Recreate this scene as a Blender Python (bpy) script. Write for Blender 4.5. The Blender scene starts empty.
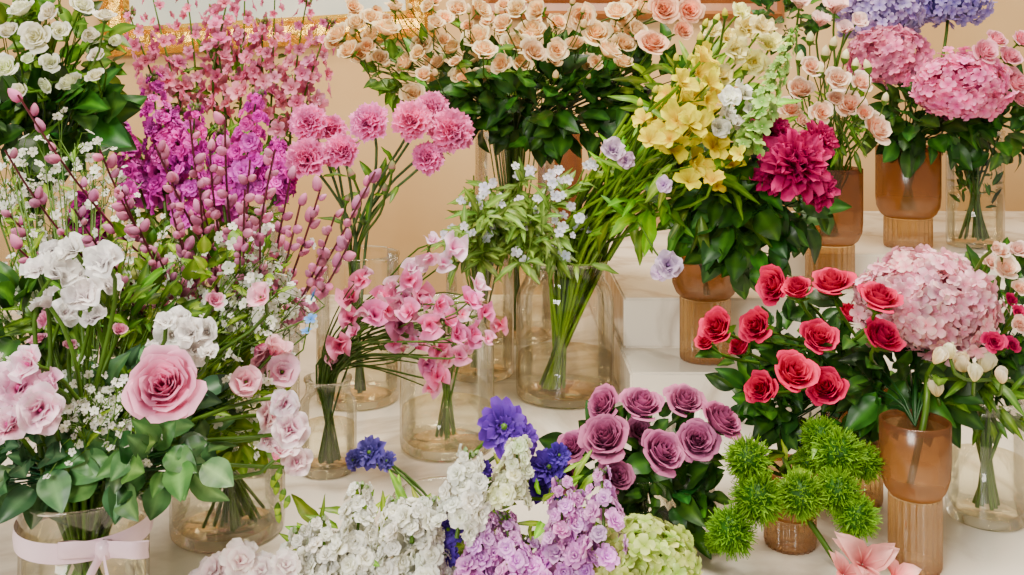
import bpy, math
import numpy as np
from mathutils import Vector
rng=np.random.default_rng(11)
pi=math.pi
H=1.30            # eye height
TB=H-0.45         # table top height
def S(r,g,b):
    a=np.array([r,g,b])/255.0
    return np.where(a<=0.04045,a/12.92,((a+0.055)/1.055)**2.4)
def W(u,v,d):     # surveyed bearing / elevation (mm at 1 m) and true distance -> room coordinates
    return np.array([(u-512)*d/1000.0,d,H-(v-80)*d/1000.0])
def nz(a):
    a=np.asarray(a,float); return a/(np.linalg.norm(a)+1e-9)
R=lambda a,b: rng.uniform(a,b)

# ------------------------------------------------ materials
def newmat(name):
    m=bpy.data.materials.new(name); m.use_nodes=True
    nt=m.node_tree; nt.nodes.clear()
    out=nt.nodes.new('ShaderNodeOutputMaterial'); return m,nt,out
def plantmat(name,rough,trans,bump,nscale):
    m,nt,out=newmat(name); N=nt.nodes; L=nt.links
    at=N.new('ShaderNodeAttribute'); at.attribute_name='Col'
    no=N.new('ShaderNodeTexNoise'); no.inputs['Scale'].default_value=nscale; no.inputs['Detail'].default_value=3
    tc=N.new('ShaderNodeTexCoord'); L.new(tc.outputs['Object'],no.inputs['Vector'])
    mr=N.new('ShaderNodeMapRange'); mr.inputs[1].default_value=.3; mr.inputs[2].default_value=.7; mr.inputs[3].default_value=.76; mr.inputs[4].default_value=1.15
    L.new(no.outputs[0],mr.inputs[0])
    mx=N.new('ShaderNodeVectorMath'); mx.operation='SCALE'
    L.new(at.outputs['Color'],mx.inputs[0]); L.new(mr.outputs[0],mx.inputs['Scale'])
    p=N.new('ShaderNodeBsdfPrincipled'); p.inputs['Roughness'].default_value=rough
    p.inputs['Specular IOR Level'].default_value=.35
    L.new(mx.outputs[0],p.inputs['Base Color'])
    t=N.new('ShaderNodeBsdfTranslucent'); L.new(mx.outputs[0],t.inputs['Color'])
    ms=N.new('ShaderNodeMixShader'); ms.inputs[0].default_value=trans
    L.new(p.outputs[0],ms.inputs[1]); L.new(t.outputs[0],ms.inputs[2]); L.new(ms.outputs[0],out.inputs[0])
    return m
PET=plantmat('petal',.6,.30,0,60)
LEAF=plantmat('leaf_green',.38,.22,0,45)
def glassmat(name,tint,refl=.06,edge=.5,rough=.02,diff=None,dfac=0,edgecol=None,diff2=None,h0=0,h1=1):
    m,nt,out=newmat(name); N=nt.nodes; L=nt.links
    lw=N.new('ShaderNodeLayerWeight'); lw.inputs['Blend'].default_value=.3
    tr=N.new('ShaderNodeBsdfTransparent')
    cr=N.new('ShaderNodeValToRGB'); L.new(lw.outputs['Facing'],cr.inputs[0])
    cr.color_ramp.elements[0].color=(*tint,1); cr.color_ramp.elements[0].position=.45
    ec=edgecol if edgecol is not None else [x*.62 for x in tint]
    cr.color_ramp.elements[1].color=(*ec,1)
    L.new(cr.outputs[0],tr.inputs[0])
    gl=N.new('ShaderNodeBsdfGlossy'); gl.inputs['Roughness'].default_value=rough
    gl.inputs['Color'].default_value=(1,.98,.95,1)
    mr=N.new('ShaderNodeMapRange'); mr.inputs[3].default_value=refl; mr.inputs[4].default_value=edge
    L.new(lw.outputs['Fresnel'],mr.inputs[0])
    ms=N.new('ShaderNodeMixShader'); L.new(mr.outputs[0],ms.inputs[0]); L.new(tr.outputs[0],ms.inputs[1]); L.new(gl.outputs[0],ms.inputs[2])
    last=ms
    if diff is not None:
        d=N.new('ShaderNodeBsdfDiffuse'); t=N.new('ShaderNodeBsdfTranslucent')
        tc=N.new('ShaderNodeTexCoord'); sx=N.new('ShaderNodeSeparateXYZ'); L.new(tc.outputs['Object'],sx.inputs[0])
        hr=N.new('ShaderNodeMapRange'); hr.inputs[1].default_value=h0; hr.inputs[2].default_value=h1; L.new(sx.outputs[2],hr.inputs[0])
        c2=N.new('ShaderNodeValToRGB'); L.new(hr.outputs[0],c2.inputs[0])
        c2.color_ramp.elements[0].color=(*diff,1); c2.color_ramp.elements[1].color=(*(diff2 if diff2 is not None else diff),1)
        L.new(c2.outputs[0],d.inputs[0]); L.new(c2.outputs[0],t.inputs[0])
        m1=N.new('ShaderNodeMixShader'); m1.inputs[0].default_value=.5; L.new(d.outputs[0],m1.inputs[1]); L.new(t.outputs[0],m1.inputs[2])
        m2=N.new('ShaderNodeMixShader'); m2.inputs[0].default_value=dfac; L.new(ms.outputs[0],m2.inputs[1]); L.new(m1.outputs[0],m2.inputs[2]); last=m2
    L.new(last.outputs[0],out.inputs[0]); return m
GLASS=glassmat('clear_glass',(.985,.985,.96),.03,.75,.015,edgecol=(.52,.48,.34))  # edgecol paints warm gold reflections into the glass edges
WATER=glassmat('water',(.985,.965,.87),.02,.35,edgecol=(.78,.68,.45))
AMB=glassmat('amber_frosted_glass',(.70,.47,.26),.06,.5,.2,diff=S(182,128,68),dfac=.48,diff2=S(124,80,48),h0=.04,h1=.15,edgecol=(.36,.20,.08))
AMB2=glassmat('amber_ribbed_glass',(.86,.70,.44),.08,.7,.06,diff=S(190,142,84),dfac=.3,edgecol=(.5,.32,.14))
def simple(name,col,rough=.6,metal=0,noise=None,col2=None,scale=5,bump=0,detail=6,dist=0):
    m,nt,out=newmat(name); N=nt.nodes; L=nt.links
    p=N.new('ShaderNodeBsdfPrincipled'); p.inputs['Roughness'].default_value=rough; p.inputs['Metallic'].default_value=metal
    p.inputs['Base Color'].default_value=(*col,1)
    tc=N.new('ShaderNodeTexCoord'); no=N.new('ShaderNodeTexNoise'); no.inputs['Scale'].default_value=scale; no.inputs['Detail'].default_value=detail
    no.inputs['Distortion'].default_value=dist
    L.new(tc.outputs['Object'],no.inputs['Vector'])
    if col2 is not None:
        cr=N.new('ShaderNodeValToRGB'); L.new(no.outputs[0],cr.inputs[0])
        e=cr.color_ramp.elements
        if noise=='vein':
            e[0].position=.44; e[0].color=(*col,1); e[1].position=.56; e[1].color=(*col,1)
            x=e.new(.5); x.color=(*col2,1)
        else:
            e[0].position=.35; e[0].color=(*col,1); e[1].position=.65; e[1].color=(*col2,1)
        L.new(cr.outputs[0],p.inputs['Base Color'])
    if bump:
        bp=N.new('ShaderNodeBump'); bp.inputs['Strength'].default_value=bump; bp.inputs['Distance'].default_value=.01
        L.new(no.outputs[0],bp.inputs['Height']); L.new(bp.outputs[0],p.inputs['Normal'])
    L.new(p.outputs[0],out.inputs[0]); return m
MARBLE=simple('marble',S(240,230,212),.2,0,'vein',S(204,190,170),3,0,8,1.2)
WALL=simple('wall_plaster',S(198,154,96),.85,0,'n',S(212,174,120),2.5,.1)
FLOORM=simple('floor_stone',S(150,125,95),.4,0,'n',S(165,140,110),3)
GOLD=simple('gilt_wood',S(226,160,44),.22,.9,'n',S(250,200,80),45,.9)
CANVAS=simple('canvas_print',S(235,228,210),.8,0,'n',S(190,200,190),4)
WOODF=simple('brown_wood',S(140,82,40),.4,0,'n',S(166,104,54),12,.2)
RIB=simple('satin_ribbon',S(226,192,204),.3,0,'n',S(238,208,218),20)

# ------------------------------------------------ mesh buffers
class Buf:
    def __init__(s): s.v=[];s.f=[];s.c=[];s.m=[];s.n=0
    def add(s,v,f,c,m):
        s.v.append(v); s.f.append(f+s.n); s.c.append(c); s.m.append(np.full(len(f),m,np.int32) if np.isscalar(m) else m); s.n+=len(v)
    def obj(s,name,mats=None,parent=None,origin=None):
        v=np.concatenate(s.v); f=np.concatenate(s.f); c=np.concatenate(s.c); m=np.concatenate(s.m)
        lum=(c@np.array([.3,.6,.1]))[:,None]; c=lum+(c-lum)*1.25
        me=bpy.data.meshes.new(name)
        if origin is None:
            origin=np.array([v[:,0].mean(),v[:,1].mean(),v[:,2].min()])
        v=v-origin
        me.vertices.add(len(v)); me.vertices.foreach_set('co',v.astype(np.float32).ravel())
        me.loops.add(len(f)*4); me.loops.foreach_set('vertex_index',f.astype(np.int32).ravel())
        me.polygons.add(len(f)); me.polygons.foreach_set('loop_start',np.arange(len(f),dtype=np.int32)*4)
        me.polygons.foreach_set('material_index',m.astype(np.int32))
        me.polygons.foreach_set('use_smooth',np.ones(len(f),bool))
        me.update(calc_edges=True)
        ca=me.color_attributes.new('Col','FLOAT_COLOR','POINT')
        ca.data.foreach_set('color',np.concatenate([np.clip(c,0.002,1),np.ones((len(c),1))],1).astype(np.float32).ravel())
        for x in (mats or [PET,LEAF]): me.materials.append(x)
        o=bpy.data.objects.new(name,me); bpy.context.collection.objects.link(o); o.location=origin
        if parent is not None:
            o.parent=parent; o.location=Vector(origin)-parent.location
        return o
def gfaces(nu,nv):
    i=np.arange(nu-1)[None,:]; j=np.arange(nv-1)[:,None]
    a=j*nu+i
    return np.stack([a,a+1,a+nu+1,a+nu],-1).reshape(-1,4)
def joinT(parts):
    v=[];f=[];t=[];m=[];n=0
    for p in parts:
        v.append(p[0]); f.append(p[1]+n); t.append(p[2]); m.append(np.full(len(p[1]),p[3],np.int32) if np.isscalar(p[3]) else p[3]); n+=len(p[0])
    return (np.concatenate(v),np.concatenate(f),np.concatenate(t),np.concatenate(m))
def petal(th,L,w,e0,e1,shape='oval',cup=.2,ruf=0,fr=2,nu=5,nv=5,r0=0.,z0=0.,t0=0,t1=1,ph=0,serr=0,mat=0):
    s=np.linspace(0,1,nv)
    V=(1-np.cos(pi*s))/2 if shape=='oval' else s
    U=np.linspace(-1,1,nu)
    e=e0+(e1-e0)*V
    em=(e[1:]+e[:-1])/2; dv=np.diff(V)
    rr=np.concatenate([[0],np.cumsum(np.cos(em)*dv)])*L; zz=np.concatenate([[0],np.cumsum(np.sin(em)*dv)])*L
    if shape=='oval': hw=w*np.sqrt(np.clip(1-(2*V-1)**2,0.004,1))*(.55+.6*V)
    elif shape=='point': hw=w*np.clip(np.sin(pi*np.clip(V,.03,.99)**.75),0,1)**1.1
    else: hw=w*(.12+.88*V**.8)
    VV=V[:,None]*np.ones(nu); UU=U[None,:]*np.ones((nv,1)); HW=hw[:,None]
    off=cup*UU**2*HW+ruf*VV**2*np.sin(fr*UU*pi+ph)
    ln=np.zeros_like(VV)
    if shape=='fan':
        ln=-L*.28*UU**2*VV+serr*VV*((np.arange(nu)%2)[None,:]-.5)
    ce=np.cos(e)[:,None]; se=np.sin(e)[:,None]
    rad=r0+rr[:,None]-se*off+ce*ln; z=z0+zz[:,None]+ce*off+se*ln
    tan=UU*HW
    x=rad*math.cos(th)-tan*math.sin(th); y=rad*math.sin(th)+tan*math.cos(th)
    v=np.stack([x,y,z],-1).reshape(-1,3)
    return (v,gfaces(nu,nv),(t0+(t1-t0)*VV).ravel(),mat)
def lathe(prof,n=10,t=None,mat=0,rib=0,nr=0):
    prof=np.array(prof,float); a=np.linspace(0,2*pi,n+1)
    rr=prof[:,0][:,None]*(1+rib*np.cos(nr*a)[None,:])
    v=np.stack([rr*np.cos(a),rr*np.sin(a),prof[:,1][:,None]*np.ones(n+1)],-1).reshape(-1,3)
    tt=np.zeros(len(v)) if t is None else np.repeat(np.array(t,float),n+1)
    return (v,gfaces(n+1,len(prof)),tt,mat)

# ------------------------------------------------ flower templates
def T_rose(N=30,openn=1.0,nu=7,nv=8,tmid=.1):
    P=[]
    for i in range(N):
        s=i/(N-1); th=i*2.39996+R(-.22,.22)
        Rr=.07+.66*s**.9*openn; Hh=1.02-.40*s+R(-.04,.04); wid=1.4-.72*s; op=-.5+.72*s*openn; curl=.03+R(.08,.2)*s*openn
        V=np.linspace(0,1,nv)[:,None]*np.ones(nu); U=np.linspace(-1,1,nu)[None,:]*np.ones((nv,1))
        r=Rr*(1-(1-V)**2.6)*(1+op*(V-.4))*(1+.06*U)
        k=np.clip((V-.74)/.26,0,1)**1.5
        r=r+curl*k*(.85+.25*np.abs(U))
        cn=np.abs(U)**3*V**2
        z=Hh*(V**.9)*(1-.10*cn)-curl*.6*k**1.3-.12*cn*(1-s)
        r=r*(1-.14*s*cn)
        wob=.03*np.sin(U*5+i*1.7)*V**3
        th_=th+U*wid*np.clip(np.sin(pi*(.12+.62*V)),.1,1)**.5
        v=np.stack([(r+wob)*np.cos(th_),(r+wob)*np.sin(th_),z+.6*wob],-1).reshape(-1,3)
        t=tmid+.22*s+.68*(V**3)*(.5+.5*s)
        P.append((v,gfaces(nu,nv),t.ravel(),0))
    for i in range(5):
        P.append(petal(i*1.256,.6,.14,-.1,.9,'point',nu=3,nv=4,t0=-1,t1=-1,mat=1,z0=-.05))
    P.append(lathe([(.02,-.25),(.15,-.15),(.17,0),(.08,.06)],8,[-1]*4,1))
    return joinT(P)
ROSE=[T_rose() for _ in range(4)]
ROSEB=[T_rose(24,o) for o in (.7,.85,.95)]
SROSE=[T_rose(18,o,5,6,.25) for o in (.8,.95,1.05,.9)]
def T_carn(N=52):
    P=[]
    for i in range(N):
        s=(i+.5)/N; th=i*2.39996; el=1.45*(1-s)**.75+.02
        P.append(petal(th,.98-.1*(1-s)+R(-.06,.06),.38,el+.5*(1-s)*.3+.25,el-.25,'fan',.1,.12,R(1.2,2),nu=9,nv=5,t0=.0,t1=1,ph=R(0,6),serr=.11,z0=-.1))
    P.append(lathe([(.03,-.8),(.16,-.75),(.2,-.2),(.24,-.05)],8,[-1]*4,1))
    return joinT(P)
CARN=[T_carn() for _ in range(3)]
def T_peony(n=100):
    P=[]
    for i in range(n):
        s=(i+.5)/n; th=i*2.39996; el=1.5*(1-s)**.7-.1
        P.append(petal(th,R(.75,1.1),.13+.09*s,el+.35,el-R(-.1,.35),'oval' if i%3 else 'fan',.6,.07,R(1,2),nu=5,nv=6,t0=0,t1=R(.4,1),ph=R(0,6),serr=.09))
    return joinT(P)
PEONY=T_peony()
def T_rings(spec,center=None):
    P=[]
    for (n,L,w,e0,e1,sh,cup,ruf) in spec:
        o=R(0,6)
        for i in range(n):
            P.append(petal(o+i*2*pi/n+R(-.08,.08),L*R(.9,1.08),w,e0+R(-.1,.1),e1+R(-.15,.15),sh,cup,ruf,1.2,nu=4 if w<.5 else 7,nv=5 if w<.5 else 7,ph=R(0,6),r0=.02))
    if center:
        r,h,t=center
        P.append(lathe([(r,0),(r*.9,h*.5),(r*.5,h),(.001,h*1.1)],6,[t]*4,0 if t>=0 else 1))
    return joinT(P)
HYD=[T_rings([(4,1,.49,.45,-.15,'oval',.25,.06)],(.09,.12,.2)) for _ in range(4)]
F5=[T_rings([(5,1,.42,.45,.0,'oval',.2,.05)],(.12,.15,-1)) for _ in range(2)]
STOCK=[T_rings([(6,1,.48,.5,-.2,'oval',.3,.14),(5,.75,.42,.9,.3,'oval',.4,.14),(3,.5,.3,1.3,.9,'oval',.4,.1)]) for _ in range(4)]
DELPH=[T_rings([(5,1,.42,.75,.0,'oval',.3,.07),(3,.5,.22,1.2,.9,'oval',.3,.05)]) for _ in range(3)]
FREES=[T_rings([(5,1.15,.50,1.2,-.15,'fan',.2,.18),(5,.95,.5,1.4,.35,'fan',.3,.2),(6,.7,.5,1.4,.9,'fan',.4,.16)],(.1,.5,.1)) for _ in range(5)]
ALST=[T_rings([(3,1.15,.44,1.1,.1,'oval',.35,.06),(3,1.15,.34,1.15,.2,'oval',.35,.06),(5,.85,.03,1.3,.8,'point',.1,0)]) for _ in range(3)]
LILY=T_rings([(3,1.2,.28,1.1,-.2,'point',.5,.04),(3,1.2,.34,1.2,-.1,'point',.5,.05),(6,.8,.03,1.2,.9,'point',.1,0)])
DAHL=T_rings([(12,1,.26,.35,.0,'fan',.3,.14),(12,.8,.22,.7,.2,'fan',.3,.12),(11,.5,.12,1.1,.6,'oval',.3,.06),(9,.3,.1,1.3,1.,'oval',.3,.04)],(.2,.3,-1))
SPEA=[T_rings([(2,1.0,.8,1.2,.1,'fan',.1,.2),(3,.8,.5,1.4,.7,'fan',.4,.18),(1,.7,.4,.6,.9,'oval',.9,0)]) for _ in range(4)]
LISI=[T_rings([(5,1.1,.62,1.5,.2,'fan',.1,.13),(5,.9,.5,1.5,.7,'fan',.1,.13),(4,.7,.4,1.5,1.1,'fan',.1,.08)],(.1,.5,-1)) for _ in range(3)]
TULIP=T_rings([(3,1.5,.62,1.0,1.75,'oval',.35,.02),(4,1.4,.55,1.2,1.8,'oval',.35,.02)])
BUD=joinT([lathe([(.01,-.1),(.32,.05),(.42,.45),(.3,.95),(.02,1.3)],8,[.1,.2,.5,.8,.9],0),lathe([(.03,-.35),(.2,-.2),(.36,.05),(.44,.35)],8,[-1]*4,1)])
CATK=lathe([(.01,-.05),(.34,.1),(.5,.5),(.42,1.0),(.2,1.4),(.01,1.55)],8,[0,.2,.6,.8,1,1],0)
def T_leaf(w=.3,fold=.25,arch=.5,nu=5,nv=9,wave=.03):
    s=np.linspace(0,1,nv); V=s[:,None]*np.ones(nu); U=np.linspace(-1,1,nu)[None,:]*np.ones((nv,1))
    hw=w*np.sin(pi*np.clip(s,.0,.995)**.8)[:,None]**.9+.008
    a=arch*V**2
    vein=.018*np.cos(V*38+np.abs(U)*3)*(np.abs(U)>.1)
    x=-a*.6+fold*np.abs(U)*hw+wave*np.sin(V*14)*np.abs(U)+vein*(w>.2)
    y=U*hw; z=V-arch*.15*V**2
    v=np.stack([x,y,z],-1).reshape(-1,3)
    t=(.35+.65*(np.abs(U)<.1)*(V<.9)+.14*np.sin(V*40)*(np.abs(U)>.1)).ravel()
    return (v,gfaces(nu,nv),t,1)
LEAFS=[T_leaf(.30,.25,.5),T_leaf(.25,.35,.8),T_leaf(.32,.15,.25),T_leaf(.27,.4,-.2)]
LANCE=[T_leaf(.11,.3,.6),T_leaf(.09,.2,.9),T_leaf(.14,.3,.4)]
ROUND=[T_leaf(.38,.15,.3),T_leaf(.33,.25,.5),T_leaf(.30,.35,.7)]
def T_fuzz():
    P=[]
    n=1000
    for i in range(n):
        z=1-2*(i+.5)/n
        if z<-.7: continue
        r=math.sqrt(1-z*z); a=i*2.39996
        d=np.array([r*math.cos(a),r*math.sin(a),z])+rng.normal(0,.12,3); d=nz(d)
        t=nz(np.cross(d,rng.normal(0,1,3))); L=R(.80,1.04)
        q=nz(rng.normal(0,1,3))*.17
        v=np.array([d*.5-t*.02,d*.5+t*.02,d*.8+t*.026+q*.2,d*.8-t*.026+q*.2,d*L+t*.016+q,d*L-t*.016+q])
        P.append((v,np.array([[0,1,2,3],[3,2,4,5]]),np.array([0,0,.5,.5,1,1.]),0))
    P.append(lathe([(.02,-.6),(.5,-.5),(.72,0),(.5,.52),(.02,.72)],8,[0]*5,0))
    return joinT(P)
FUZZ=[T_fuzz() for _ in range(3)]

GREEN=S(92,124,58); DK=(S(26,56,26),S(76,114,54)); MID=(S(50,86,32),S(118,150,70)); LT=(S(94,134,44),S(168,192,98)); BLUEG=(S(36,70,46),S(104,138,98))
def frame(d,hint=None):
    z=nz(d)
    if hint is None: hint=rng.normal(0,1,3)
    x=np.asarray(hint,float)-np.dot(hint,z)*z
    if np.linalg.norm(x)<1e-4: x=np.array([1,0,0])-z[0]*z
    x=nz(x); y=np.cross(z,x); return np.stack([x,y,z],1)
def put(b,T,pos,d,s,A,B,hint=None,jit=.08,green=None,sc=None):
    if isinstance(T,list): T=T[rng.integers(len(T))]
    v,f,t,m=T
    M=frame(d,hint)
    vv=v*s if sc is None else v*(np.array(sc)*s)
    vv=vv@M.T+pos
    k=1+rng.normal(0,jit); tt=np.clip(t,0,1)[:,None]
    c=(A+(B-A)*tt)*k*(1+rng.normal(0,jit*.35,3))
    g=GREEN if green is None else green
    c=np.where((t<0)[:,None],g,c)
    b.add(vv,f,c,m)
def tube(b,P,r0,r1,col,mat=1,n=5):
    P=np.asarray(P); k=len(P)
    tg=np.gradient(P,axis=0); tg/=np.linalg.norm(tg,axis=1)[:,None]+1e-9
    h=np.array([.31,.9,.2]); x=h-(tg@h)[:,None]*tg; x/=np.linalg.norm(x,axis=1)[:,None]+1e-9; y=np.cross(tg,x)
    a=np.linspace(0,2*pi,n+1); r=np.linspace(r0,r1,k)[:,None,None]
    v=P[:,None,:]+r*(x[:,None,:]*np.cos(a)[None,:,None]+y[:,None,:]*np.sin(a)[None,:,None])
    v=v.reshape(-1,3); c=np.ones((len(v),1))*np.asarray(col)*(1+rng.normal(0,.08))
    b.add(v,gfaces(n+1,k),c,mat)
def bez(p0,p1,p2,p3,n=9):
    t=np.linspace(0,1,n)[:,None]
    return (1-t)**3*p0+3*(1-t)**2*t*p1+3*(1-t)*t*t*p2+t**3*p3
def stem(b,head,d,neck,foot,r=.0022,col=None,leaves=0,LT_=None,lc=MID,ls=.04,nr=.02,fr=.015):
    col=GREEN*.8 if col is None else col
    a=R(0,6); off=np.array([math.cos(a),math.sin(a),0])
    nk=neck+off*nr*R(.2,1); ft=foot-off*fr*R(.3,1)
    L=np.linalg.norm(head-nk)
    up=nz(nk-ft)
    p=bez(nk,nk+up*L*.35,head-nz(d)*L*.28,head,9)
    tube(b,np.concatenate([np.linspace(ft,nk,4)[:-1],p]),r,r*.8,col)
    for i in range(leaves):
        k=rng.integers(2,8); q=p[k]; dd=nz(p[min(k+1,8)]-p[k-1])+rng.normal(0,.7,3)+np.array([0,-.3,0])
        put(b,LT_ or LEAFS,q,dd,ls*R(.6,1.05),*lc,hint=np.array([R(-.4,.4),-.6,.8]),jit=.15)
    return p
def fill(b,c,rad,n,T,size,lc,out=1.,up=.2,jit=.28,base=None,k=.66,mul=1.7):
    for i in range(int(n*mul)):
        q=nz(rng.normal(0,1,3)); rr=R(.2,1)**.5
        p=c+q*rad*rr
        d=nz(q*np.array([1,1,1])*out+np.array([0,-.25,up])+rng.normal(0,.45,3))
        put(b,T,p,d,size*k*R(.6,1.3),*lc,hint=np.array([R(-.7,.7),-.7,R(.2,1)]),jit=jit)
        if base is not None and i%3==0:
            tube(b,bez(base,base+(p-base)*.3+np.array([0,0,.02]),p-(p-base)*.2,p,5),.0012,.0008,lc[0]*1.3,n=4)
def face(pos,ctr,out=.6,f=.75,up=.3,j=.15):
    return nz(nz(pos-ctr)*out+np.array([0,-f,up])+rng.normal(0,j,3))
def heads(b,T,L,d0,A,B,neck,foot,out=.6,f=.75,up=.3,dj=.03,sr=.0022,leaves=0,LT_=None,lc=MID,ls=.04,nr=.02,jit=.06,green=None,scol=None,sc=None,lift=.35,k=1.,fj=.18):
    ctr=neck+np.array([0,.03,.02])
    for h in L:
        d=d0+(h[3] if len(h)>3 else R(-dj,dj))
        p=W(h[0],h[1],d); s=h[2]*d/1000*k
        dr=face(p,ctr,out,f,up,fj)
        q=p-dr*s*lift
        put(b,T,q,dr,s,A,B,jit=jit,green=green,sc=sc)
        if foot is not None: stem(b,q,dr,neck,foot,sr,scol,leaves,LT_,lc,ls,nr)
def ballhead(b,T,c,rad,n,size,A,B,jit=.12):
    ph=rng.uniform(0,6,6)
    for i in range(n):
        z=1-1.8*(i+.5)/n; r=math.sqrt(max(0,1-z*z)); a=i*2.39996
        q=np.array([r*math.cos(a),r*math.sin(a),z])
        lump=1+.08*math.sin(q[0]*5+ph[0])*math.sin(q[2]*5+ph[1])+.06*math.sin(q[1]*8+ph[2]+q[0]*6)
        p=c+q*rad*R(.84,1.07)*lump
        put(b,T,p,nz(q/np.asarray(rad)*np.mean(rad)+rng.normal(0,.45,3)),size*R(.75,1.2),A,B,jit=jit)
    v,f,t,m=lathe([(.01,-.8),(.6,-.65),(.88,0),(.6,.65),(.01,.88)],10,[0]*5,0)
    b.add(v*np.asarray(rad)*.84+c,f,np.ones((len(v),1))*(A*.5),0)  # core darkened to paint shade into the gaps between florets
def spike(b,T,p0,p1,n,rad,size,A,B,top=.3,up=.35,bend=None,jit=.1,buds=5,green=None,stemc=None,C=None):
    L=np.linalg.norm(p1-p0); ax=nz(p1-p0)
    mid=(p0+p1)/2+(bend if bend is not None else rng.normal(0,.03,3)*L)
    def at(t): return (1-t)**2*p0+2*(1-t)*t*mid+t*t*p1
    tube(b,np.array([at(t) for t in np.linspace(-.1,1,8)]),.0022,.001,GREEN*.8 if stemc is None else stemc)
    X=frame(ax)
    for i in range(n):
        t=(i+.5)/n; a=i*2.39996; k=1-(1-top)*t**1.5
        q=X[:,0]*math.cos(a)+X[:,1]*math.sin(a)
        p=at(t)+q*rad*k*R(.5,1.2)
        m=0 if C is None else R(0,1)
        put(b,T,p,nz(q+ax*up+rng.normal(0,.25,3)),size*k*R(.75,1.2),A if C is None else A+(C-A)*m*.4,B if C is None else B+(C-B)*m*.6,jit=jit,green=green)
    for i in range(buds):
        a=i*2.4; q=X[:,0]*math.cos(a)+X[:,1]*math.sin(a)
        put(b,BUD,at(.94+.06*i/buds)+q*rad*top*.5,nz(ax+q*.6),size*.35,A,GREEN*1.3,jit=.1)
def spray(b,base,c,rad,n,T,size,A,B,leafn=0,lc=MID,sub=5,stemc=None,up=.5,ls=.02):
    sc_=GREEN*.9 if stemc is None else stemc
    for i in range(n):
        q=nz(rng.normal(0,1,3))*R(.2,1)**.45; p=c+q*rad
        tube(b,bez(base,base+(p-base)*.3+np.array([0,0,.03]),p-(p-base)*.25,p,6),.0011,.0006,sc_,n=3)
        for k in range(sub):
            e=p+rng.normal(0,1,3)*size*2.6
            tube(b,np.array([p-(p-base)*.04,(p+e)/2+np.array([0,0,size]),e]),.0006,.0004,sc_,n=3)
            put(b,T,e,nz(rng.normal(0,.6,3)+np.array([0,-.7,up])),size*R(.6,1.2),A,B,jit=.05,green=GREEN*1.2)
        for k in range(leafn):
            t=R(.4,1); put(b,LANCE,base+(p-base)*t,nz(p-base)+rng.normal(0,.6,3),ls*R(.7,1.3),*lc,hint=[0,-.6,.8],jit=.15)
def fin(b,name): return b.obj(name)

# ------------------------------------------------ vases
def mk(prof,mat,name,loc,n=48,parent=None,rib=0,nr=0):
    b=Buf(); T=lathe(prof,n,None,0,rib,nr); b.add(T[0],T[1],np.ones((len(T[0]),3)),0)
    o=b.obj(name,[mat],origin=np.zeros(3)); o.location=Vector(loc) if parent is None else Vector((0,0,0))
    if parent is not None: o.parent=parent
    return o
def empty(name,loc):
    e=bpy.data.objects.new(name,None); e.empty_display_size=.03; bpy.context.collection.objects.link(e); e.location=Vector(loc); return e
def rounded(r,h,neck=None,th=.003):
    """blown glass jar: thin wall, shoulder, rolled rim"""
    nk=neck or r
    o=[(r*.8,.006),(r*.82,.0),(r*.95,.001),(r*.99,.004),(r,.012)]
    if neck: o+= [(r,h*.66),(r*.99,h*.72),(r*.95,h*.77),(nk*1.05,h*.82),(nk*.98,h*.86),(nk*.97,h*.93),(nk*1.02,h*.98),(nk*1.07,h*.995),(nk*1.06,h+.002),(nk*1.02,h+.001),(nk*.985,h*.97)]
    else: o+= [(r,h*.5),(r,h*.985),(r*1.02,h),(r*1.0,h+.002),(r-th,h),(r-th,h*.97)]
    return [(.0005,.006)]+o
def jar(x,d,zb,r,h,neck=None,wl=.4,name='glass_vase'):
    e=empty(name,((x-512)*d/1000,d,zb))
    mk(rounded(r,h,neck),GLASS,'glass_body',(0,0,0),parent=e)
    rw=r-.003
    if wl: mk([(.0005,.010),(rw*.9,.010),(rw,.016),(rw,h*wl),(rw*.97,h*wl+.0005),(.0005,h*wl)],WATER,'water',(0,0,0),parent=e)
    return np.array(e.location)
def amber(x,d,zb,r,htot,split=.52,name='amber_vase'):
    """frosted amber cup over a narrower ribbed foot"""
    e=empty(name,((x-512)*d/1000,d,zb)); h=htot; s=h*split; rf=r*.74
    cup=[(.0005,s),(rf*.98,s),(r*.86,s+.006),(r*.97,s+.018),(r,s+.034),(r,h),(r-.0015,h+.001),(r-.003,h),(r-.003,h-.006)]
    mk(cup,AMB,'frosted_cup',(0,0,0),parent=e)
    ft=[(.0005,.004),(rf*.9,.004),(rf*.95,0),(rf,.004),(rf,s*.5),(rf,s-.001)]
    mk(ft,AMB2,'ribbed_foot',(0,0,0),n=144,parent=e,rib=.022,nr=24)
    return np.array(e.location)
Z1=H-.3835; Z2=H-.312; Z3=H-.275
v_yel=jar(565,1.43,TB,.070,.195,.058,.30)
v_swp=jar(447,1.23,TB,.058,.175,.047,.28)
v_car=jar(358,1.41,TB,.058,.205,None,.35)
v_sml=jar(328,1.155,TB,.033,.105,.026,.5,'bud_vase')
v_bwl=jar(228,1.00,TB,.056,.10,None,.55)
v_rgt=jar(986,1.03,TB,.039,.125,.036,.5)
v_frt=jar(85,.82,TB,.050,.115,None,.7)
v_cre=jar(515,1.76,TB,.07,.36,None,.35)
v_twe=jar(480,1.53,TB,.052,.20,None,.4)
v_up=jar(975,1.66,Z3,.045,.19,None,.45)
v_lark=jar(235,1.55,TB,.07,.26,None,.4)
v_stk=jar(185,1.36,TB,.06,.22,None,.4)
v_wht=jar(35,1.30,TB,.06,.28,None,.4)
v_wil=jar(262,1.17,TB,.043,.16,None,.5)
a_peo=amber(705,1.375,Z1,.046,.165)
a_lis=amber(830,1.52,Z2,.048,.178,.36)
a_hyd=amber(908,1.65,Z3,.051,.165,.3)
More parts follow.
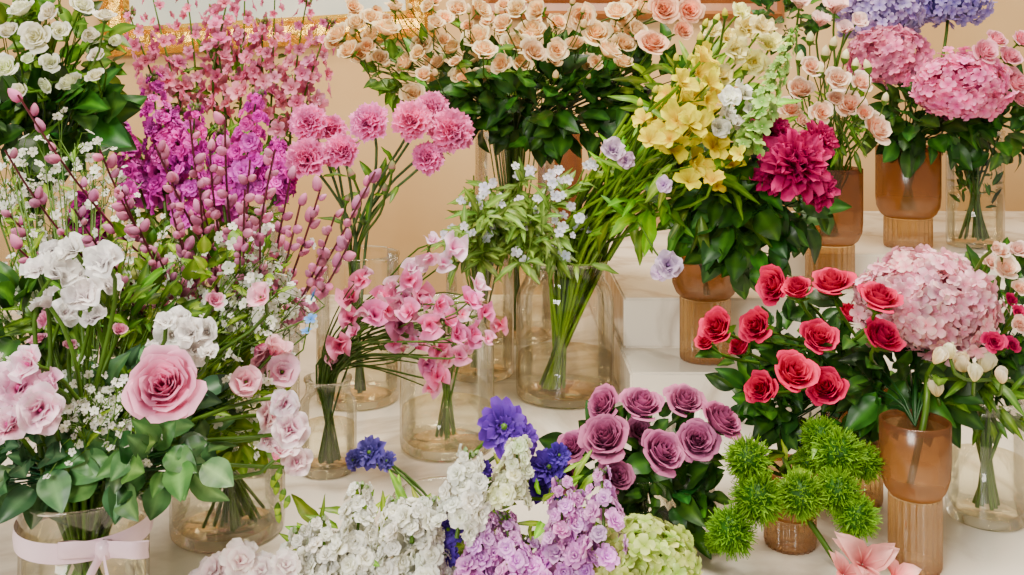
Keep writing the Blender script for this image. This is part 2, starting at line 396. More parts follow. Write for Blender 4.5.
a_big=amber(915,.925,TB,.0315,.135,.5)
a_red=amber(858,1.07,TB,.034,.12,.5)
a_bk=amber(560,1.90,TB,.042,.36,.4)
v_mau=jar(640,.98,TB,.04,.07,None,.6)
v_stf=jar(445,.93,TB,.05,.06,None,.6)
a_grn=amber(790,.97,TB,.033,.075,.4)
mk([(.0005,0),(.026,0),(.026,.085),(.028,.09),(.024,.09),(.023,.01),(.0005,.01)],simple('white_ceramic',S(225,215,200),.35),'fluted_ceramic_vase',((702-512)*1.0/1000,1.07,TB),n=144,rib=.03,nr=20)

up=np.array([0,0,1.])
def neckof(v,h): return v+up*h
# ------------------------------------------------ bunches
# pink carnations
b=Buf(); nk=neckof(v_car,.19); ft=v_car+up*.012
heads(b,CARN,[(308,122,22),(306,158,25),(341,150,21),(369,122,23),(412,120,24),(451,130,26),(428,157,19),(330,128,18,.08),(432,108,19,.06)],1.27,S(206,40,116),S(250,156,204),nk,ft,out=.3,leaves=2,LT_=LANCE,lc=MID,ls=.05,sr=.0024,lift=.2,scol=S(96,124,84)*.8)
heads(b,BUD,[(352,175,9),(392,168,9),(385,190,8),(347,200,7)],1.27,S(210,110,150),S(120,150,90),nk,ft,out=.2,f=.1,up=1)
fin(b,'pink_carnation_bunch')
# sweet peas
b=Buf(); nk=neckof(v_sml,.10); ft=v_sml+up*.012
sp=[(350,298,17),(375,315,16),(398,300,17),(420,296,17),(450,322,16),(470,300,15),(472,335,17),(440,350,15),(438,376,16),(410,280,14),(500,325,12),(340,345,16),(400,325,17),(418,345,14),(382,298,14),(430,325,16),(360,280,12),(460,355,13),(395,342,12),(485,312,13),(350,318,13),(388,310,14),(408,312,15),(440,305,15),(458,335,15),(428,365,12)]
heads(b,SPEA,sp,1.10,S(206,56,130),S(248,166,204),nk,ft,out=.4,sr=.0014,dj=.05,lift=.3,nr=.012,scol=S(110,140,80)*.8,k=1.05,jit=.16,fj=.45)
heads(b,SPEA,[(x+R(-14,14),y+R(-14,14),r*.75) for x,y,r in sp],1.11,S(220,90,150),S(251,200,220),nk,ft,out=.4,sr=.001,dj=.05,lift=.3,nr=.012,k=1.0,jit=.16,fj=.5)
heads(b,SPEA,[(455,248,17),(430,258,15),(432,240,10),(478,285,13),(412,268,12),(392,285,12),(444,262,12)],1.12,S(235,150,196),S(253,226,238),nk,ft,out=.4,sr=.0014,k=1.1,fj=.4)
nk2=neckof(v_swp,.16)
for i in range(14):
    e=W(R(370,480),R(300,360),1.15); stem(b,e,nz([R(-.3,.3),-.3,1]),nk2,v_swp+up*.012,.0015,S(120,150,84)*.8,nr=.03)
fin(b,'pink_sweet_pea_bunch')
# cream peach spray roses
b=Buf(); nk=neckof(v_cre,.34); ft=v_cre+up*.012
L=[(340,30,14),(357,22,13),(350,44,13),(372,38,13),(390,28,15),(385,55,13),(405,60,15),(425,45,14),(440,62,13),(418,72,12),(452,50,14),(470,30,15),(465,58,14),(484,45,14),(497,62,13),(478,75,12),(500,25,14),(512,8,15),(488,10,13),(515,40,16),(535,28,16),(540,8,14),(530,55,14),(553,45,14),(560,20,15),(575,38,15),(582,12,15),(600,28,16),(607,50,14),(590,60,12),(622,15,15),(628,40,15),(612,5,14),(640,25,15),(645,8,13),(455,75,11),(365,55,11),(375,12,12),(440,22,11),(410,88,10),(560,65,12),(620,62,12),(360,8,10),(395,8,11),(455,5,11),(425,5,10)]
L2=[(x+R(-5,5),y+R(-5,5),r*R(.85,1.12)) for x,y,r in L]
heads(b,SROSE,L2,1.40,S(236,190,132),S(252,234,198),nk,ft,out=.5,f=.5,up=.5,dj=.07,sr=.0013,leaves=1,lc=MID,ls=.035,nr=.05,lift=.6,k=1.22,jit=.05,fj=.35)
heads(b,SROSE,[(x+R(-14,14),y+R(-12,12),R(9,13)) for x,y,r in L],1.44,S(232,176,118),S(251,226,186),nk,ft,out=.5,f=.5,up=.5,dj=.07,sr=.001,lift=.6,jit=.05,fj=.35)
heads(b,BUD,[(R(340,640),R(-5,80),R(6,9)) for _ in range(20)],1.38,S(238,196,140),S(250,230,186),nk,ft,out=.4,f=.2,up=.8,sr=.001)
heads(b,ROSE,[(653,42,19),(664,8,18),(690,10,16),(684,30,12)],1.36,S(236,164,130),S(252,214,188),nk,ft,out=.4,lift=.5)
fill(b,W(545,98,1.47),np.array([.15,.07,.07]),150,LEAFS,.065,DK,base=nk)
fill(b,W(430,75,1.46),np.array([.10,.05,.05]),34,LEAFS,.045,MID,base=nk)
fill(b,W(640,85,1.46),np.array([.08,.05,.07]),40,LEAFS,.06,DK,base=nk)
fin(b,'cream_spray_rose_bunch')
# tweedia / forget-me-not greenery
b=Buf(); nk=neckof(v_twe,.19); ft=v_twe+up*.012
for i in range(56):
    h=W(R(442,598),R(165,255),1.34+R(-.06,.08)); stem(b,h,nz([(h[0])*1.2,-.1,1]),nk,ft,.0016,S(130,156,84)*.8,leaves=12,LT_=LANCE,lc=(S(84,120,54),S(162,186,110)),ls=.044,nr=.035)
    for k in range(3 if i%2==0 else 0):
        put(b,F5,h+np.array([0,-.006,0])+rng.normal(0,.007,3),face(h,nk),.0060*R(.8,1.4),S(206,208,230),S(248,246,250),green=S(190,190,110))
fin(b,'tweedia_greenery_bunch')
# yellow alstroemeria and friends
b=Buf(); nk=neckof(v_yel,.185)+np.array([.02,-.0,0]); ft=v_yel+up*.012+np.array([-.02,0,0])
Y=[(703,72,20),(690,98,20),(713,95,18),(678,118,19),(658,120,18),(697,124,20),(675,146,18),(700,162,19),(716,145,17),(650,138,14),(690,178,15),(706,56,15),(733,162,14),(685,82,16),(668,100,16),(708,112,18),(684,134,18),(665,132,16),(712,178,13),(642,118,12)]
heads(b,ALST,Y,1.23,S(216,184,10),S(252,240,56),nk,ft,out=.5,dj=.05,sr=.0024,leaves=0,nr=.035,scol=S(122,162,60)*.9,lift=.5,k=1.12,fj=.45,jit=.1)
heads(b,ALST,[(x+R(-10,10),y+R(-10,10),r*.75) for x,y,r in Y],1.24,S(222,194,20),S(253,242,90),nk,ft,out=.5,dj=.05,sr=.0015,lift=.5,fj=.5,jit=.1)
heads(b,FREES,[(748,28,17),(770,45,19),(735,50,17),(755,62,16),(722,75,15),(782,62,12),(712,30,13),(740,12,13),(762,28,15),(728,38,13)],1.30,S(236,212,100),S(253,246,190),nk,ft,out=.5,dj=.03,sr=.002,leaves=1,LT_=LANCE,lc=LT,ls=.045,nr=.03,scol=S(130,165,80)*.8,fj=.4)
heads(b,FREES,[(725,112,17),(742,92,16),(738,125,15),(720,128,13),(730,98,14),(752,110,12)],1.24,S(226,222,202),S(252,251,244),nk,ft,out=.5,sr=.002,nr=.03,fj=.4)
heads(b,FREES,[(613,150,15),(668,265,17),(664,185,10),(626,160,10),(660,272,12)],1.22,S(180,140,190),S(236,214,236),nk,None,out=.2)
heads(b,BUD,[(700,40,9),(716,20,8),(690,60,8),(725,15,8),(705,25,8),(745,70,8),(640,105,8),(655,92,8),(720,195,8),(676,60,8)],1.27,S(180,200,100),S(240,226,120),nk,ft,out=.3,f=.1,up=1)
fill(b,W(700,110,1.40),np.array([.09,.04,.09]),60,LANCE,.075,LT)
fill(b,W(690,150,1.25),np.array([.05,.02,.06]),12,LANCE,.06,LT)
fill(b,W(645,200,1.34),np.array([.06,.04,.05]),40,LANCE,.09,(S(84,136,44),S(146,188,84)),out=.6)
fill(b,W(735,160,1.38),np.array([.07,.04,.07]),50,LANCE,.07,MID)
for i in range(34):
    h=W(R(622,690),R(110,200),1.31); stem(b,h,nz([.5,-.1,.8]),nk,ft,.0027,S(146,182,74)*.9,nr=.045,fr=.02)
stem(b,W(668,265,1.22),nz([.6,-.2,-.3]),W(640,225,1.3),W(600,260,1.36),.0015)
spike(b,F5,W(745,150,1.22),W(795,28,1.26),60,.013,.013,S(104,158,72),S(190,214,140),top=.35,green=S(200,215,150))
fin(b,'yellow_alstroemeria_bunch')
# magenta peony with dark foliage
b=Buf(); nk=neckof(a_peo,.15); ft=a_peo+up*.09
PA,PB=S(124,4,58),S(214,36,124)
heads(b,PEONY,[(798,162,42,0)],1.22,PA,PB,nk,ft,out=.2,f=.7,up=.6,sr=.003)
heads(b,PEONY,[(772,132,26,.03),(818,190,22,.0),(775,176,24,.02),(820,140,22,.02)],1.23,PA*.85,PB*.85,nk,ft,out=.4)
fill(b,W(745,215,1.30),np.array([.07,.04,.08]),80,LEAFS,.068,DK,out=.8,up=-.5,base=nk)
fill(b,W(790,215,1.33),np.array([.06,.03,.035]),30,LEAFS,.06,DK,out=.8,up=-.4)
fill(b,W(710,190,1.30),np.array([.05,.03,.05]),30,LANCE,.08,MID,out=.8,up=-.2)
fin(b,'magenta_peony_bunch')
# lisianthus
b=Buf(); nk=neckof(a_lis,.165); ft=a_lis+up*.075
heads(b,SROSE,[(800,88,19),(850,104,18),(838,78,16),(878,128,18),(822,112,15),(862,82,14),(812,66,13),(790,108,13),(835,98,13),(865,112,12),(802,120,11)],1.43,S(240,180,154),S(253,232,212),nk,ft,out=.4,sr=.0018,leaves=1,LT_=LANCE,lc=MID,ls=.04,nr=.03,lift=.5,k=1.1,fj=.3)
heads(b,BUD,[(800,60,11),(825,55,11),(845,58,10),(785,72,10),(868,68,10),(833,45,10),(885,100,9),(810,40,10),(820,72,10),(855,66,9)],1.42,S(226,214,140),S(250,242,206),nk,ft,out=.3,f=.1,up=1,sr=.0012)
fill(b,W(838,130,1.50),np.array([.05,.03,.05]),50,LANCE,.045,MID,base=nk)
fill(b,W(790,20,1.6),np.array([.06,.04,.05]),50,LEAFS,.045,DK)
heads(b,LISI,[(835,8,18),(800,4,15),(858,22,13),(820,22,14),(845,30,12)],1.52,S(226,170,170),S(250,222,216),nk,ft)
fin(b,'pink_lisianthus_bunch')
# upper hydrangeas
b=Buf(); nk=neckof(a_hyd,.155); ft=a_hyd+up*.06
def hyd(b,u,v,d,rx,rz,A,B,nk,ft,n=120,fs=.0125,sr=.0035):
    c=W(u,v,d); ballhead(b,HYD,c,np.array([rx,rx*.8,rz])*d/1000,n,fs,A,B)
    stem(b,c-up*rz*d/1000*.5,nz([0,-.1,1]),nk,ft,sr)
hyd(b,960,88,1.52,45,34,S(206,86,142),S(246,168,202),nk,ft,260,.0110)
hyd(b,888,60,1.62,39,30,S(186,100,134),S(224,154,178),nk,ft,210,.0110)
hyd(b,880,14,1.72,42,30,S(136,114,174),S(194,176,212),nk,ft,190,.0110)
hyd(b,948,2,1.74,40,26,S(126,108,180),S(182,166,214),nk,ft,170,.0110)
heads(b,SROSE,[(985,52,14),(1010,58,15),(1014,82,16),(1000,72,13),(1022,40,13),(1020,100,12),(996,40,12)],1.52,S(216,124,150),S(246,190,200),nk,ft,leaves=1,lc=DK,k=1.15)
fill(b,W(925,118,1.6),np.array([.09,.04,.05]),60,LEAFS,.07,DK,base=nk,up=-.2)
fill(b,W(1000,125,1.6),np.array([.05,.04,.06]),40,LEAFS,.065,DK,up=-.2)
fin(b,'pink_hydrangea_bunch')
b=Buf()
for i in range(26):
    h=W(R(950,1005),R(110,150),1.64); stem(b,h,nz([0,0,1]),neckof(v_up,.18),v_up+up*.012,.002,S(90,120,60)*.7,leaves=1,LT_=LANCE,lc=DK,ls=.05,nr=.035,fr=.03)
fill(b,v_up+up*.10,np.array([.032,.032,.06]),30,LANCE,.04,DK,out=.3,up=.8)
fin(b,'green_stem_bunch')
# lower big hydrangea
b=Buf(); nk=neckof(a_big,.13); ft=a_big+up*.075
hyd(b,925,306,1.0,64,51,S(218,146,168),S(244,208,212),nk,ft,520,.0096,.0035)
fill(b,W(905,385,.99),np.array([.045,.03,.03]),36,LEAFS,.06,DK,base=nk,up=-.1)
fin(b,'pale_pink_hydrangea_bunch')
# crimson roses
b=Buf(); nk=neckof(a_red,.11); ft=a_red+up*.07
RR=[(772,284,22,.03),(797,287,20,.0),(832,281,22,.02),(880,296,22,-.08),(716,326,25,.0),(755,325,24,-.02),(738,346,16,.03),(820,336,21,-.02),(884,335,23,-.08),(760,388,23,-.03),(795,371,23,-.05),(826,386,23,-.04),(850,312,16,.06),(705,340,13,.03)]
heads(b,ROSEB,RR,1.0,S(140,2,48),S(236,40,112),nk,ft,out=.6,f=.45,up=.6,leaves=2,lc=DK,ls=.04,nr=.018,lift=.55,k=1.27,fj=.3)
fill(b,W(800,402,1.06),np.array([.08,.05,.04]),70,LEAFS,.045,DK,base=nk)
fill(b,W(790,350,1.08),np.array([.065,.03,.04]),44,LEAFS,.045,DK)
fill(b,W(875,400,1.04),np.array([.04,.03,.03]),30,LEAFS,.045,DK)
fin(b,'crimson_rose_bunch')
# cream tulips and pink side flowers
b=Buf(); nk=neckof(v_rgt,.12); ft=v_rgt+up*.012
heads(b,TULIP,[(962,362,13),(987,360,13),(936,386,11),(940,356,10),(975,372,10),(1002,375,9),(950,350,9)],.93,S(232,212,156),S(252,247,226),nk,ft,out=.1,f=.2,up=1.,leaves=1,LT_=LANCE,lc=MID,ls=.05,nr=.025,lift=.8,k=1.35)
heads(b,SROSE,[(1006,268,17),(1018,250,14),(1020,288,13),(990,262,11),(996,248,10),(1020,325,12),(1002,252,11)],.98,S(236,190,170),S(252,232,214),nk,ft)
heads(b,SROSE,[(1010,300,11),(994,342,13),(1018,312,9),(1012,345,9)],.96,S(134,8,60),S(214,42,114),nk,ft)
fill(b,W(1005,320,1.04),np.array([.04,.04,.07]),70,LEAFS,.04,DK,base=nk)
fill(b,W(985,398,1.02),np.array([.045,.03,.025]),36,LANCE,.05,MID,base=nk)
fin(b,'cream_tulip_bunch')
# green dianthus
b=Buf(); nk=neckof(a_grn,.07); ft=a_grn+up*.045
heads(b,FUZZ,[(748,460,24,0),(757,498,27,-.02),(731,531,25,-.03),(801,495,25,-.03),(838,492,24,-.03),(838,455,27,0),(820,436,20,.02),(856,516,23,-.04),(864,462,20,.01),(716,542,12,0),(808,462,15,.03)],.92,S(50,90,14),S(134,174,52),nk,ft,out=.4,lift=0,leaves=2,LT_=LANCE,lc=LT,ls=.04,nr=.02)
fin(b,'green_dianthus_bunch')
# mauve roses
b=Buf(); nk=neckof(v_mau,.065); ft=v_mau+up*.012
heads(b,ROSE,[(603,405,21,.03),(642,404,24,.02),(685,401,22,.03),(605,437,27,-.02),(662,451,26,-.03),(697,440,23,-.01),(722,420,24,0),(617,476,19,-.02),(572,446,19,.0),(565,478,16,0),(640,430,14,.02)],.95,S(118,40,84),S(206,132,168),nk,ft,out=.65,f=.4,up=.7,leaves=2,lc=DK,ls=.04,nr=.02,lift=.55,k=1.08,fj=.3,sc=(1,1,1.15))
fill(b,W(665,498,.96),np.array([.05,.035,.025]),50,LEAFS,.048,DK,base=nk,up=-.1)
fill(b,W(640,455,.98),np.array([.07,.03,.04]),40,LEAFS,.042,DK)
fin(b,'mauve_rose_bunch')
# stocks : white, lavender, and blue flowers
b=Buf(); base=v_stf+up*.04
WA,WB=S(224,223,204),S(254,253,247)
for (x0,y0,x1,y1,n) in [(330,585,318,520,26),(350,600,362,485,40),(395,610,398,500,40),(425,590,428,500,34),(300,600,300,530,22),(458,530,470,452,34),(412,540,415,505,18),(375,600,350,540,26),(430,600,440,550,24)]:
    spike(b,STOCK,W(x0,y0,.86),W(x1,y1,.88),n,.018,.0122,WA,WB,top=.5,jit=.03)
spike(b,STOCK,W(508,500,.87),W(520,442,.88),26,.014,.011,S(218,220,174),S(248,248,226),top=.6)
fill(b,W(400,560,.90),np.array([.09,.03,.05]),50,LANCE,.055,LT)
fin(b,'white_stock_bunch')
b=Buf()
for (x0,y0,x1,y1,n) in [(475,610,488,505,40),(518,600,505,515,30),(558,600,562,480,40),(590,590,575,495,28),(538,610,530,540,22),(602,560,600,470,20)]:
    spike(b,STOCK,W(x0,y0,.84),W(x1,y1,.87),n,.016,.0115,S(164,82,176),S(234,174,230),top=.45,C=S(244,208,236))
fill(b,W(540,520,.9),np.array([.05,.03,.05]),50,LANCE,.04,LT)
fin(b,'lavender_stock_bunch')
b=Buf()
BA,BB=S(52,18,106),S(110,64,176)
heads(b,DAHL,[(505,426,30,0),(525,438,18,0)],.91,BA,BB,base,base-up*.03,jit=.1)
heads(b,DAHL,[(368,452,19,0),(386,460,12,0),(352,460,12,0)],.95,S(44,34,104),S(106,96,172),base,base-up*.03,sr=.0014)
heads(b,DAHL,[(550,466,22,.02),(540,488,16,.02),(560,455,14,.02),(448,530,18,-.02),(466,508,17,.0),(445,556,16,-.02),(558,500,12,0),(482,470,12,0)],.89,S(40,20,104),S(88,58,164),base,base-up*.03,jit=.12)
fin(b,'blue_scabiosa_bunch')
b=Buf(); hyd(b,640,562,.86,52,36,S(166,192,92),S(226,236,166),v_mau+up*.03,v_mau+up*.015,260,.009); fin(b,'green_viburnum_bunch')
b=Buf(); heads(b,LILY,[(866,562,38,0),(898,575,26,0),(845,572,22,0)],.86,S(214,116,122),S(250,202,196),v_mau,None,out=0,f=.6,up=.6)
tube(b,np.array([W(868,570,.86),W(862,600,.9),a_grn+up*.05]),.003,.003,GREEN)
fin(b,'pink_lily')
# -------- left side
b=Buf(); nk=neckof(v_wht,.27); ft=v_wht+up*.012
heads(b,SROSE,[(20,8,15),(35,36,16),(5,66,15),(70,82,16),(96,55,10),(105,15,12),(82,5,13),(50,62,12),(60,30,11),(90,35,9),(8,30,13),(95,75,9),(45,85,10),(20,90,11),(115,40,7),(28,58,10),(48,12,11)],1.13,S(222,224,178),S(253,253,240),nk,ft,out=.5,leaves=1,lc=MID,ls=.035,dj=.04,sr=.0016,lift=.5,k=1.15,fj=.4)
fill(b,W(45,60,1.24),np.array([.09,.04,.09]),90,LEAFS,.05,MID,base=nk)
fill(b,W(50,118,1.2),np.array([.08,.04,.035]),56,LEAFS,.08,DK,base=nk)
fin(b,'white_spray_rose_bunch')
b=Buf(); nk=neckof(v_lark,.25); ft=v_lark+up*.012
for (x0,y0,x1,y1) in [(185,120,150,-15),(200,140,185,-20),(225,110,215,5),(240,110,245,-25),(270,130,275,-10),(290,140,308,-5),(262,90,262,20),(300,110,330,20),(165,110,128,10),(215,60,232,-25)]:
    spike(b,DELPH,W(x0,y0,1.5),W(x1,y1,1.5+R(-.05,.05)),30,.027,.0155,S(176,60,108),S(234,144,174),top=.4,jit=.16,buds=9,C=S(240,186,200))
    stem(b,W(x0,y0,1.5),nz(W(x1,y1,1.5)-W(x0,y0,1.5)),nk,ft,.0025)
fill(b,W(235,110,1.53),np.array([.12,.04,.10]),110,LANCE,.05,MID)
fin(b,'pink_larkspur_bunch')
b=Buf(); nk=neckof(v_stk,.21); ft=v_stk+up*.012
for (x0,y0,x1,y1) in [(145,205,122,125),(165,205,152,75),(190,215,195,105),(225,215,222,130),(245,200,258,92),(275,195,278,140),(170,170,172,110)]:
    spike(b,STOCK,W(x0,y0,1.28),W(x1,y1,1.28+R(-.04,.04)),32,.021,.0155,S(154,20,130),S(226,80,196),top=.4,jit=.16,C=S(232,130,214),buds=8)
    stem(b,W(x0,y0,1.3),nz(W(x1,y1,1.3)-W(x0,y0,1.3)),nk,ft,.0025,leaves=3,LT_=LANCE)
spike(b,STOCK,W(92,258,.99),W(84,196,.99),34,.016,.013,S(100,12,80),S(176,50,132),top=.5)
fill(b,W(200,200,1.34),np.array([.10,.04,.09]),110,LANCE,.06,MID)
fin(b,'magenta_stock_bunch')
# pink pussy willow
b=Buf(); nk=neckof(v_wil,.15); ft=v_wil+up*.012
for (x,y,cx,cy) in [(375,172,310,300),(155,145,200,250),(275,150,250,260),(18,95,120,260),(200,180,200,280),(300,205,280,290),(122,190,150,280),(335,215,300,320),(150,330,190,380),(245,190,240,300),(182,240,200,320),(90,330,150,380),(350,240,320,310),(225,120,225,250),(5,150,90,300),(140,230,180,330),(210,150,215,260),(260,220,260,320),(60,240,120,330),(20,250,110,340),(110,270,150,340),(240,250,240,330),(170,200,190,300),(290,180,270,280),(100,150,150,280),(130,300,180,360),(320,190,290,290),(5,210,100,320),(190,120,200,240),(160,260,190,330),(215,270,220,340),(75,210,130,310),(250,160,240,280)]:
    e=W(x,y,.90+R(-.04,.05)); m=W(cx,cy,.98)
    P=bez(nk,nk+(m-nk)*.6,m,e,18)
    tube(b,np.concatenate([[ft],P]),.0018,.001,S(104,52,60)*.9)
    for k in range(7,18):
        for q in range(2):
            if R(0,1)<.15: continue
            tg=nz(P[min(k+1,17)]-P[k-1]); sd=nz(np.cross(tg,rng.normal(0,1,3)))
            put(b,CATK,P[k]+(P[k-1]-P[k])*R(0,1)+sd*.002,tg+sd*.7,.0084*R(.65,1.2),S(160,78,118),S(222,152,184),jit=.12)
fin(b,'pink_pussy_willow_bunch')
# waxflower / gypsophila clouds
b=Buf(); nk=neckof(v_frt,.11); ft=v_frt+up*.01
GW=(S(236,236,212),S(254,254,248))
spray(b,nk,W(55,200,1.0),np.array([.075,.05,.06]),66,F5,.0050,*GW,leafn=3,lc=LT,sub=4)
spray(b,nk,W(30,290,.94),np.array([.06,.05,.05]),28,F5,.0048,*GW,leafn=3,sub=4)
spray(b,nk,W(110,420,.80),np.array([.04,.03,.022]),44,F5,.0040,*GW,leafn=1,lc=LT)
spray(b,nk,W(255,300,.95),np.array([.05,.05,.05]),46,F5,.0060,*GW,leafn=3,lc=LT,sub=4)
spray(b,nk,W(235,370,.90),np.array([.05,.04,.06]),40,F5,.0052,*GW,leafn=4,lc=LT,sub=4)
spray(b,nk,W(150,270,.97),np.array([.07,.05,.05]),36,F5,.0048,*GW,leafn=4,lc=LT,sub=4)
spray(b,nk,W(60,390,.83),np.array([.04,.04,.04]),18,F5,.0042,*GW,leafn=2,sub=4)
fin(b,'white_waxflower_spray')
b=Buf()
def fr_(T,L,d,A,B,**k): heads(b,T,L,d,A,B,nk,ft,**dict(dict(out=.35,f=.8,up=.35,sr=.0022,nr=.03,fj=.35),**k))
fr_(ROSE,[(163,386,44,-.03)],.79,S(216,112,160),S(246,194,212),out=.15,f=.85,up=.5,lift=.45,jit=.02,fj=.05)
fr_(FREES,[(58,272,27),(85,296,25),(104,262,25),(46,302,20),(72,250,21),(36,270,18),(94,318,17),(66,312,18),(80,275,20),(110,285,15),(52,252,15)],.82,S(234,222,226),S(254,252,250),k=.95,jit=.03,fj=.45)
fr_(FREES,[(172,335,23),(194,350,22),(158,352,19),(182,368,18),(207,332,17),(180,318,15),(190,332,18),(165,322,13),(208,352,13)],.83,S(236,226,220),S(254,252,248),k=.95,jit=.03,fj=.45)
fr_(FREES,[(18,388,31),(40,410,27),(8,425,27),(28,364,23),(50,386,21),(22,412,20)],.77,S(216,80,164),S(253,230,240))
fr_(LISI,[(262,352,27),(282,372,24),(246,382,22),(262,298,20),(275,350,20)],.86,S(224,116,164),S(250,208,218))
fr_(FREES,[(270,415,24),(290,430,23),(278,452,22),(297,462,17),(285,404,18),(266,438,16)],.83,S(236,160,192),S(253,242,242))
fr_(SROSE,[(45,320,12),(120,330,11),(215,300,10),(38,340,10),(70,345,9)],.85,S(190,104,144),S(230,170,192))
fr_(F5,[(312,295,7),(310,318,7),(306,330,6)],.88,S(60,110,190),S(130,170,220),sr=.001)
fill(b,W(140,425,.86),np.array([.07,.05,.05]),70,ROUND,.040,BLUEG,base=nk)
fill(b,W(35,462,.80),np.array([.045,.03,.03]),46,ROUND,.046,BLUEG,base=nk,up=-.2)
fill(b,W(150,455,.80),np.array([.06,.03,.022]),44,ROUND,.044,(S(38,76,40),S(116,150,98)),base=nk,up=-.2)
fill(b,W(100,340,.90),np.array([.09,.04,.06]),100,LANCE,.05,MID)
fill(b,W(160,290,.98),np.array([.12,.04,.06]),60,LEAFS,.04,MID)
fill(b,W(200,300,.95),np.array([.08,.04,.06]),50,ROUND,.03,LT)
fill(b,W(235,400,.92),np.array([.05,.04,.06]),70,LEAFS,.035,LT)
fill(b,W(20,335,.88),np.array([.04,.03,.05]),36,LEAFS,.045,DK)
for i in range(7):
    put(b,BUD,W(272+R(0,18),470+i*7,.84),nz([R(-.5,.5),-.2,-.8]),.007,S(190,200,110),S(150,186,70))
for i in range(28):
    e=W(R(60,200),R(430,480),.84); stem(b,e,nz([0,0,1]),nk,ft,.0022,S(90,132,50)*.8,nr=.035,fr=.03)
fin(b,'mixed_rose_freesia_bouquet')
b=Buf(); nb=neckof(v_bwl,.09)
for i in range(24):
    e=W(R(190,290),R(400,440),.96); stem(b,e,nz([R(-.3,.3),0,1]),nb,v_bwl+up*.012,.0018,S(120,150,80)*.7,leaves=1,LT_=LANCE,lc=LT,ls=.03,nr=.04,fr=.04)
fin(b,'green_filler_bunch')
b=Buf()
for (x,y,s_) in [(215,572,.016),(240,562,.018),(262,572,.017),(285,566,.014),(230,580,.016),(250,585,.016),(275,585,.015),(200,585,.014)]:
    put(b,STOCK,W(x,y,.84),nz([R(-.4,.4),-.6,.7]),s_,S(220,186,196),S(250,240,236)); stem(b,W(x,y,.84),nz([0,-.4,1]),W(250,620,.90),v_stf+np.array([-.11,0,.01]),.0015)
fin(b,'blush_stock_bunch')

# ribbon on front vase
b=Buf(); r=.0525; zc=.086
T=lathe([(r,zc-.008),(r+.001,zc),(r,zc+.008)],48); b.add(T[0]+v_frt,T[1],np.ones((len(T[0]),3)),0)
def strip(P,w):
    P=np.array(P); k=len(P); wd=np.array([0,0,1.])
    out=np.stack([P-wd*w/2,P+np.array([0,-.002,0]),P+wd*w/2],1).reshape(-1,3)
    b.add(out,gfaces(3,k),np.ones((len(out),3)),0)
kc=v_frt+np.array([.034,-.041,zc])
for sx in (-1,1):
    a=np.linspace(0,1,14)
    strip([kc+np.array([sx*.034*math.sin(pi*t)**.8,-.004-.012*math.sin(2*pi*t),.014*math.sin(pi*t)*(1-2*t)]) for t in a],.013)
    strip([kc+np.array([sx*.026*t,-.006-.012*math.sin(pi*t),-.06*t]) for t in a],.013)
T=lathe([(.001,-.008),(.006,-.006),(.0075,0),(.006,.006),(.001,.008)],10); b.add(T[0]+kc+np.array([0,-.004,0]),T[1],np.ones((len(T[0]),3)),0)
rb=b.obj('satin_ribbon_bow',[RIB])

# ------------------------------------------------ room
def box(name,x0,x1,y0,y1,z0,z1,mat,bev=.003,parent=None):
    import bmesh
    me=bpy.data.meshes.new(name); bm=bmesh.new(); bmesh.ops.create_cube(bm,size=1)
    for v in bm.verts: v.co=Vector((v.co.x*(x1-x0),v.co.y*(y1-y0),v.co.z*(z1-z0)))
    if bev: bmesh.ops.bevel(bm,geom=bm.edges[:],offset=bev,segments=2,affect='EDGES')
    bm.to_mesh(me); bm.free(); me.materials.append(mat)
    o=bpy.data.objects.new(name,me); bpy.context.collection.objects.link(o)
    c=Vector(((x0+x1)/2,(y0+y1)/2,(z0+z1)/2)); o.location=c-(parent.location if parent else Vector())
    if parent: o.parent=parent
    return o
t=empty('marble_display_table',(0,1.3,0))
box('table_top',-1.5,1.6,.62,2.1,TB-.04,TB,MARBLE,.004,t)
box('table_base',-1.4,1.5,.72,2.05,0,TB-.04,MARBLE,.004,t)
box('marble_step',.155,1.6,1.31,2.1,TB,Z1,MARBLE)
box('marble_step',.160,1.6,1.43,2.1,Z1,Z2,MARBLE)
box('marble_step',.40,1.6,1.58,2.1,Z2,Z3,MARBLE)
box('floor',-3,3,-2.5,2.3,-.1,0,FLOORM,0)
box('wall_back',-3,3,2.3,2.4,0,2.8,WALL,0)
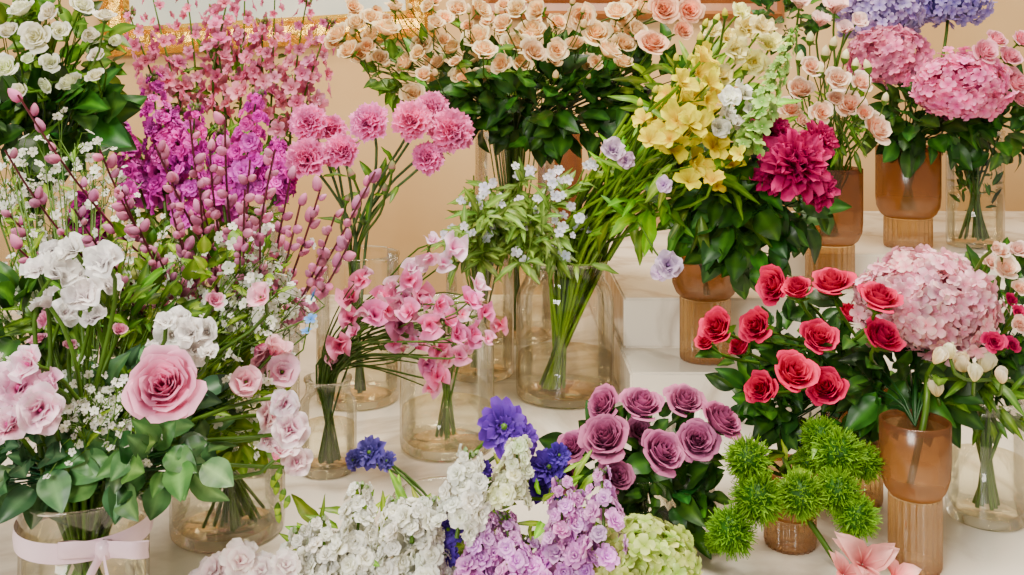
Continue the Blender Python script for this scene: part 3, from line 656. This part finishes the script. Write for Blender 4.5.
def frame_(name,x0,x1,z0,z1,y,mat,w,cm,tilt=0):
    e=empty(name,((x0+x1)/2,y,(z0+z1)/2))
    prof=[(0,0),(0,-.02),(w*.2,-.032),(w*.35,-.022),(w*.7,-.016),(w*.85,-.024),(w,-.012),(w,0)]
    b=Buf(); k=len(prof)
    cs=[(x0,z0,1,1),(x1,z0,-1,1),(x1,z1,-1,-1),(x0,z1,1,-1),(x0,z0,1,1)]
    v=np.array([[cx+sx*p[0],y+p[1],cz+sz*p[0]] for (cx,cz,sx,sz) in cs for p in prof])
    b.add(v,gfaces(k,5),np.ones((len(v),3)),0)
    o=b.obj('moulding',[mat],parent=e)
    for p in o.data.polygons: p.use_smooth=False
    box('canvas',x0+w*.8,x1-w*.8,y-.01,y-.002,z0+w*.8,z1-w*.8,cm,0,e)
    e.rotation_euler=(0,tilt,0)
frame_('gilt_picture_frame',-.95,-.19,1.375,1.95,2.295,GOLD,.065,CANVAS,-.06)
frame_('wooden_picture_frame',-.09,.62,1.44,2.0,2.295,WOODF,.05,CANVAS)

# ------------------------------------------------ light
def area(name,loc,rot,size,e,col):
    l=bpy.data.lights.new(name,'AREA'); l.shape='RECTANGLE'; l.size=size[0]; l.size_y=size[1]; l.energy=e; l.color=col
    o=bpy.data.objects.new(name,l); bpy.context.collection.objects.link(o); o.location=loc; o.rotation_euler=rot; return o
area('ceiling_light',(.2,.9,2.7),(0,0,0),(1.1,.6),76,(1,.90,.75))
area('front_fill_light',(-1.2,-1.4,2.3),(math.radians(58),0,math.radians(-30)),(1.0,.9),94,(1,.965,.90))  # added fill from behind the camera; no window stands here
for x in (-.5,.5):
    l=bpy.data.lights.new('wall_spot','SPOT'); l.energy=26; l.spot_size=1.5; l.spot_blend=.8; l.color=(1,.84,.58); l.shadow_soft_size=.08
    o=bpy.data.objects.new('wall_spot',l); bpy.context.collection.objects.link(o); o.location=(x,1.5,2.6)
    o.rotation_euler=(math.radians(28),0,0)
w=bpy.data.worlds.new('room_ambient'); bpy.context.scene.world=w; w.use_nodes=True
w.node_tree.nodes['Background'].inputs[0].default_value=(1,.93,.80,1); w.node_tree.nodes['Background'].inputs[1].default_value=.42
cam=bpy.data.cameras.new('camera'); co=bpy.data.objects.new('camera',cam); bpy.context.collection.objects.link(co)
co.location=(0,0,H); co.rotation_euler=(pi/2,0,0); cam.lens=36*1000/1024; cam.sensor_width=36; cam.shift_y=-(287.5-80)/1024; cam.clip_start=.02
bpy.context.scene.camera=co
